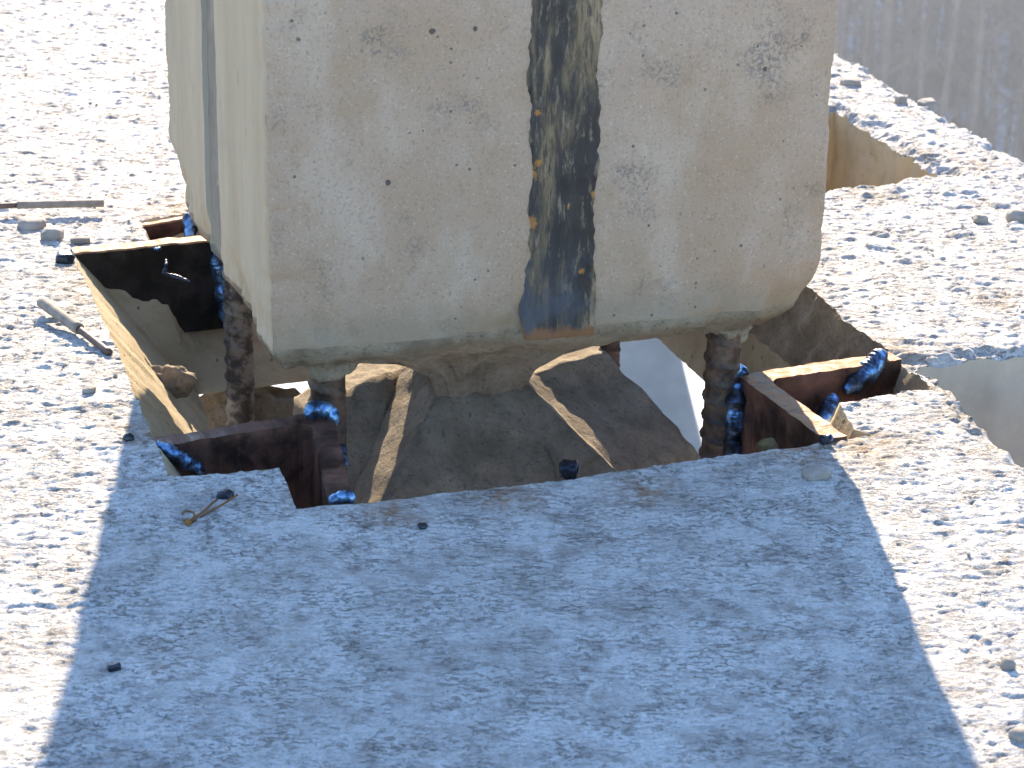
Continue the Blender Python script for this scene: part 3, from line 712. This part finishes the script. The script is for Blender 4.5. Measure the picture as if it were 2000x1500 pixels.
weld([onz(300, 487, .002), onz(312, 485, .002)], .0022, 12, 'weld_drop', b3)
weld([onz(325, 507, -.004), onz(318, 535, -.012), onz(345, 540, -.014), onz(372, 552, -.018)], .0022, 13, 'weld_drop', b3, M_slag)
# back wall plate of the pocket
pk0 = BLp+np.array((.001, -.004)); pk1 = xy(420, 408)
plate(pk0, pk1, .008, .07, -.001, np.array((.3, -.95)), M_brown, b3, name='backing_plate', seed=8)
# back right (mostly hidden behind the foot of the column)
b4 = thing('steel_angle', 'hidden dark steel angle behind the bar under the column\'s broken foot', 'bracket', (.13, 1.93, -HP), b1['group'])
b4['label'] = 'dark steel angle peeping out between the column foot and the far bar'
plate((.09, 1.90), (.185, 1.925), .012, HP, 0, (-.3, .95), M_black, b4, seed=9)
plate((.088, 1.91), (.062, 2.0), .012, HP, 0, (-.95, -.3), M_black, b4, seed=10)

# ------------------------------------------------------------------ lumps of mortar inside the opening
def lump(name, label, cat, c, r, mat, sub=4, amp=.4, sc=.7, seed=0, rot=0, group=None, flat=False):
    bm = blob((0, 0, 0), r, sub, amp, sc, seed, rot, flat); me = bpy.data.meshes.new(name); bm.to_mesh(me); bm.free()
    me.polygons.foreach_set('use_smooth', np.ones(len(me.polygons), bool)); o = link(name, me, mat); o.location = c
    return tag(o, label, cat, group)
def on_left(px, py):       # point on the sloping left wall
    a = np.array((*xy(160, 534), 0)); b = np.array((*xy(330, 930), 0)); c = np.array((*bl_b, -T)); n = np.cross(b-a, c-a); d = ray(px, py)
    return CP+d*(np.dot(n, a-CP)/np.dot(n, d))
p = on_left(262, 600); lump('mortar_lump', 'hooked mortar lump stuck on the sloping opening wall near the black plate', 'mortar', (p[0], p[1]-.004, p[2]+.004), (.017, .011, .011), M_mortar, seed=4, rot=-.5)
p = on_left(330, 752); lump('mortar_lump', 'dark-sided mortar lump on the sunlit pitted wall of the opening', 'mortar', (p[0]+.002, p[1]-.003, p[2]+.004), (.018, .010, .012), M_mortar, seed=9, rot=-.25)
p = ony(1112, 912, 1.49); lump('slag_lump', 'black slag lump lying at the foot of the tapered column head', 'slag', (p[0], p[1], p[2]-.002), (.0065, .006, .006), M_slag, 3, .5, .8, 3, group=None, flat=True)
p = ony(1500, 866, 1.515); lump('stone', 'yellowish stone wedged beside the steel angle at the opening edge', 'stone', (p[0], p[1], p[2]-.003), (.0075, .006, .006), mat_plain('yellow_stone', (.07, .05, .025), (.20, .14, .06), 120), 3, .4, .8, 5, -.5)

# ------------------------------------------------------------------ loose things on the slab
def ground(px, py, dz=0.0):
    p = onz(px, py); return Vector((p[0], p[1], float(slab_h(p[0], p[1]))+dz))
def rod(name, label, a, b, r, core, group=None, k0=.5):
    """spent welding electrode: coated half and bare core"""
    a = Vector(a); b = Vector(b); t = thing(name, label, 'rod', (a+b)/2, group)
    m = a.lerp(b, k0); P = [a.lerp(m, i/14) for i in range(15)]
    part('coating', tube(P, [r*(1+.06*noise.noise(Vector((i*.7, 1, 2)))) for i in range(15)], 14), M_rod, t)
    Q = [m.lerp(b, i/10)+Vector((0, 0, -.0004*i*.3)) for i in range(11)]; part('core', tube(Q, [core]*11, 12), M_core, t); return t
rod('welding_rod', 'pale spent welding rod lying flat on the rough slab', ground(204, 414, .009), ground(-70, 421, .009), .0031, .0024, 'spent welding rods', .62)
bpy.data.objects['welding_rod']['label'] = 'spent welding rod lying level beside a cluster of stones'
rod('welding_rod', 'spent welding rod propped aslant with its tip at the opening edge', ground(83, 612, .009), ground(214, 694, .0035), .0042, .0026, 'spent welding rods', .56)
def stone(px, py, r, mat, name, label, cat, seed, rot=0, group=None, flat=True, amp=.35, lift=.35):
    g = ground(px, py, r[2]*lift); return lump(name, label, cat, g, r, mat, 3, amp, .8, seed, rot, group, flat)
stone(102, 462, (.0085, .008, .0065), M_stone, 'stone', 'rounded grey stone in the cluster under the level rod', 'stone', 1)
stone(62, 440, (.011, .010, .005), M_stone, 'stone', 'low broad stone touching the level welding rod', 'stone', 2, .4)
stone(157, 471, (.008, .0035, .0028), M_rod, 'chip', 'flat brownish chip lying below the level rod', 'chip', 3, .1, None, True, .15)
stone(128, 508, (.007, .006, .006), M_slag, 'slag_lump', 'dark blue slag lump at the corner of the black steel angle', 'slag', 4)
stone(251, 858, (.0038, .0038, .0036), M_slag, 'slag_ball', 'small round slag ball on the edge of the column shadow', 'slag', 5, 0, None, False, .12)
stone(440, 969, (.0052, .0038, .0030), M_slag, 'slag_chip', 'glossy dark slag chip just above the looped wire', 'slag', 6, -.2)
stone(223, 1304, (.0032, .0030, .0030), M_slag, 'slag_chip', 'tiny black slag chip alone in the column shadow', 'slag', 7, .3)
stone(825, 1030, (.003, .003, .0012), M_slag, 'slag_chip', 'thin dark slag flake pressed into the shaded slab in front of the opening', 'slag', 8, .3)
stone(1594, 930, (.0085, .006, .004), M_stone, 'stone', 'grey crumb of concrete at the rounded corner of the column shadow', 'stone', 9, .2)
stone(1812, 203, (.0095, .008, .0085), M_stone, 'stone', 'upright pebble standing on the free edge of the slab', 'stone', 10, .5)
stone(1760, 200, (.0055, .005, .0055), M_stone, 'stone', 'smaller pebble just inside the slab edge next to the upright one', 'stone', 11, .5)
stone(1660, 165, (.010, .008, .005), M_stone, 'stone', 'wide pebble beside the column on the narrow edge strip', 'stone', 12, .1)
stone(1968, 1302, (.0040, .0045, .0042), M_stone, 'stone', 'lone pebble on the sunlit slab right of the column shadow', 'stone', 13, .1)
stone(1992, 1440, (.0050, .0045, .0038), M_stone, 'stone', 'pebble lying nearest the sunlit slab corner past the lone one', 'stone', 14, .6)
stone(175, 765, (.0042, .0042, .0028), M_stone, 'stone', 'dark-hollowed crumb below the aslant rod by the opening', 'stone', 15)
stone(1985, 430, (.0085, .0075, .0065), M_stone, 'stone', 'pebble on the sunlit slab behind the side opening', 'stone', 16)
stone(1915, 432, (.0060, .005, .004), M_stone, 'stone', 'flat pebble near a bigger one behind the side opening', 'stone', 17)
# grit: uncountable crumbs on the slab, one object
gv, gf = [], []
for i in range(900):
    x = random.uniform(-.55, .47); y = random.uniform(1.0, 2.6)
    P1 = np.array([[x, y]])
    if inside(P1, H0t)[0] or inside(P1, H1t)[0] or inside(P1, H2t)[0] or off_edge(P1)[0] > -.01: continue
    r = .0006+.0016*random.random()**4; z = float(slab_h(x, y)); o = len(gv)
    for dx, dy, dz in ((1, 0, 0), (0, 1, 0), (-1, 0, 0), (0, -1, 0), (.1, .1, .8), (0, 0, -.8)):
        gv.append((x+dx*r*random.uniform(.6, 1.3), y+dy*r*random.uniform(.6, 1.3), z+r*(.3+dz*random.uniform(.7, 1.2))))
    for a, b in ((0, 1), (1, 2), (2, 3), (3, 0)): gf += [(o+a, o+b, o+4), (o+b, o+a, o+5)]
me = mesh_np('grit', np.array(gv), np.array(gf)); tag(link('grit', me, M_stone), 'fine grit scattered over the rough slab', kind='stuff')
# looped rusty wire
wt = thing('rusty_wire', 'rusty tie wire with a twisted loop at one end on the shaded slab', 'wire', ground(400, 1000))
M_wire = mat_plain('rusty_wire', (.10, .05, .025), (.22, .10, .035), 200, .7, .3, .0005)
lp = ground(368, 1012, .003); W1 = [lp+Vector((.0035*math.cos(a), .0050*math.sin(a), .0005*a)) for a in np.linspace(-2.5, 3.6, 20)]
part('loop', tube(W1, .0006, 8), M_wire, wt)
part('prong', tube([ground(370, 1022, .0012).lerp(ground(424, 984, .003), t)+Vector((0, .0008*math.sin(t*9), 0)) for t in np.linspace(0, 1, 14)], .00075, 8), M_wire, wt)
part('prong', tube([ground(374, 1018, .0012).lerp(ground(464, 978, .004), t)+Vector((0, .0006*math.sin(t*7), 0)) for t in np.linspace(0, 1, 14)], .00065, 8), M_wire, wt)
part('twist', blob(ground(368, 1021, .0012), (.0020, .0030, .0014), 3, .5, .5, 2), mat_plain('orange_rust', (.28, .12, .02), (.36, .18, .04), 300), wt)

# ------------------------------------------------------------------ the land below
def land_z(x, y):
    z = -7.0 - 17*sstep(24, 62, y) + 0.15*fbm(x, y, 6, 3, 500)
    z = z + np.clip(y-72, 0, 62)*.52 + 2.5*fbm(x, y, 40, 3, 510)*sstep(24, 60, y); return z
xs = np.arange(-155, 155.1, 2.5); ys = np.concatenate([np.arange(-60, 24, 4), np.arange(24, 400, 2.5)]); X, Y = np.meshgrid(xs, ys)
Vg = np.column_stack([X.ravel(), Y.ravel(), land_z(X.ravel(), Y.ravel())]); I = np.arange(X.size).reshape(X.shape)
Fg = np.stack([I[:-1, :-1].ravel(), I[:-1, 1:].ravel(), I[1:, 1:].ravel(), I[1:, :-1].ravel()], 1)
def mat_snow():
    n = NB('snowy_ground'); a = n.noise(.35, 5, .6)
    return n.out(n.mix(n.ramp(a, [(.44, 0), (.56, 1)]), (.68, .68, .69), (.13, .105, .08)), .8, n.bump(n.noise(2, 5), .4, .05))
me = mesh_np('snowy_ground', Vg, Fg); g = link('snowy_ground', me, mat_snow()); tag(g, 'snow-covered ground and hillside far below the slab', kind='structure')
# bare winter wood on the far slope: one mass
Vt, Ft = [], []
def cone(p, q, r0c, r1c, sides=5):
    p = np.array(p); q = np.array(q); d = unit(q-p); a = unit(np.cross(d, (.31, .9, .2))); b = np.cross(d, a); o = len(Vt)
    for c0, rr in ((p, r0c), (q, r1c)):
        for k in range(sides): t = 2*math.pi*k/sides; Vt.append(c0+(a*math.cos(t)+b*math.sin(t))*rr)
    for k in range(sides): Ft.append((o+k, o+(k+1) % sides, o+sides+(k+1) % sides, o+sides+k))
for i in range(1500):
    y = random.uniform(70, 134); x = random.uniform(-.20, .42)*y; z = float(land_z(np.array([x]), np.array([y]))[0]); h = random.uniform(8, 14); lx, ly = random.gauss(0, .3), random.gauss(0, .3)
    r = random.uniform(.10, .24); cone((x, y, z-.3), (x+lx, y+ly, z+h), r, .03)
    for j in range(14):
        t = random.uniform(.35, .97); b0 = np.array((x+lx*t, y+ly*t, z+h*t)); an = random.uniform(0, 6.28); L = (1.15-t)*random.uniform(1.5, 4.0)
        cone(b0, b0+np.array((math.cos(an)*L, math.sin(an)*L, L*.7)), .045, .012, 3)
me = mesh_np('far_wood', np.array(Vt), np.array(Ft)); fwd = link('far_wood', me, mat_plain('winter_bark', (.10, .08, .065), (.20, .165, .14), 3, .9, .2, .01))
tag(fwd, 'blurred bare winter wood on the slope beyond the slab', 'wood', kind='stuff')
# precast panel lying far below, seen through the opening
pn = thing('concrete_block', 'blurred grey concrete block standing on snow seen through the opening', 'block', (.3, 18.0, -7.0))
bm = hexa([Vector((-2.2, 17.9, -7.3)), Vector((1.60, 17.9, -7.3)), Vector((1.60, 18.2, -7.3)), Vector((-2.2, 18.2, -7.3))], [Vector((.62, 17.9, -5.9)), Vector((1.22, 17.9, -5.9)), Vector((1.22, 18.2, -5.9)), Vector((.62, 18.2, -5.9))], 0, .02)
part('body', bm, mat_plain('panel_concrete', (.17, .18, .19), (.22, .23, .24), 4), pn, False)
# ------------------------------------------------------------------ winter haze
hz = hexa([Vector((-160, -65, -40)), Vector((160, -65, -40)), Vector((160, 405, -40)), Vector((-160, 405, -40))], [Vector((-160, -65, 26)), Vector((160, -65, 26)), Vector((160, 405, 26)), Vector((-160, 405, 26))])
me = bpy.data.meshes.new('haze'); hz.to_mesh(me); hz.free(); m = bpy.data.materials.new('haze'); m.use_nodes = True; m.node_tree.nodes.clear()
vo = m.node_tree.nodes.new('ShaderNodeVolumePrincipled'); ou = m.node_tree.nodes.new('ShaderNodeOutputMaterial'); m.node_tree.links.new(vo.outputs[0], ou.inputs['Volume'])
vo.inputs['Color'].default_value = (.82, .90, 1, 1); vo.inputs['Density'].default_value = .0024; vo.inputs['Anisotropy'].default_value = .3
h = link('haze', me, m); tag(h, 'thin winter haze filling the valley air', kind='stuff')
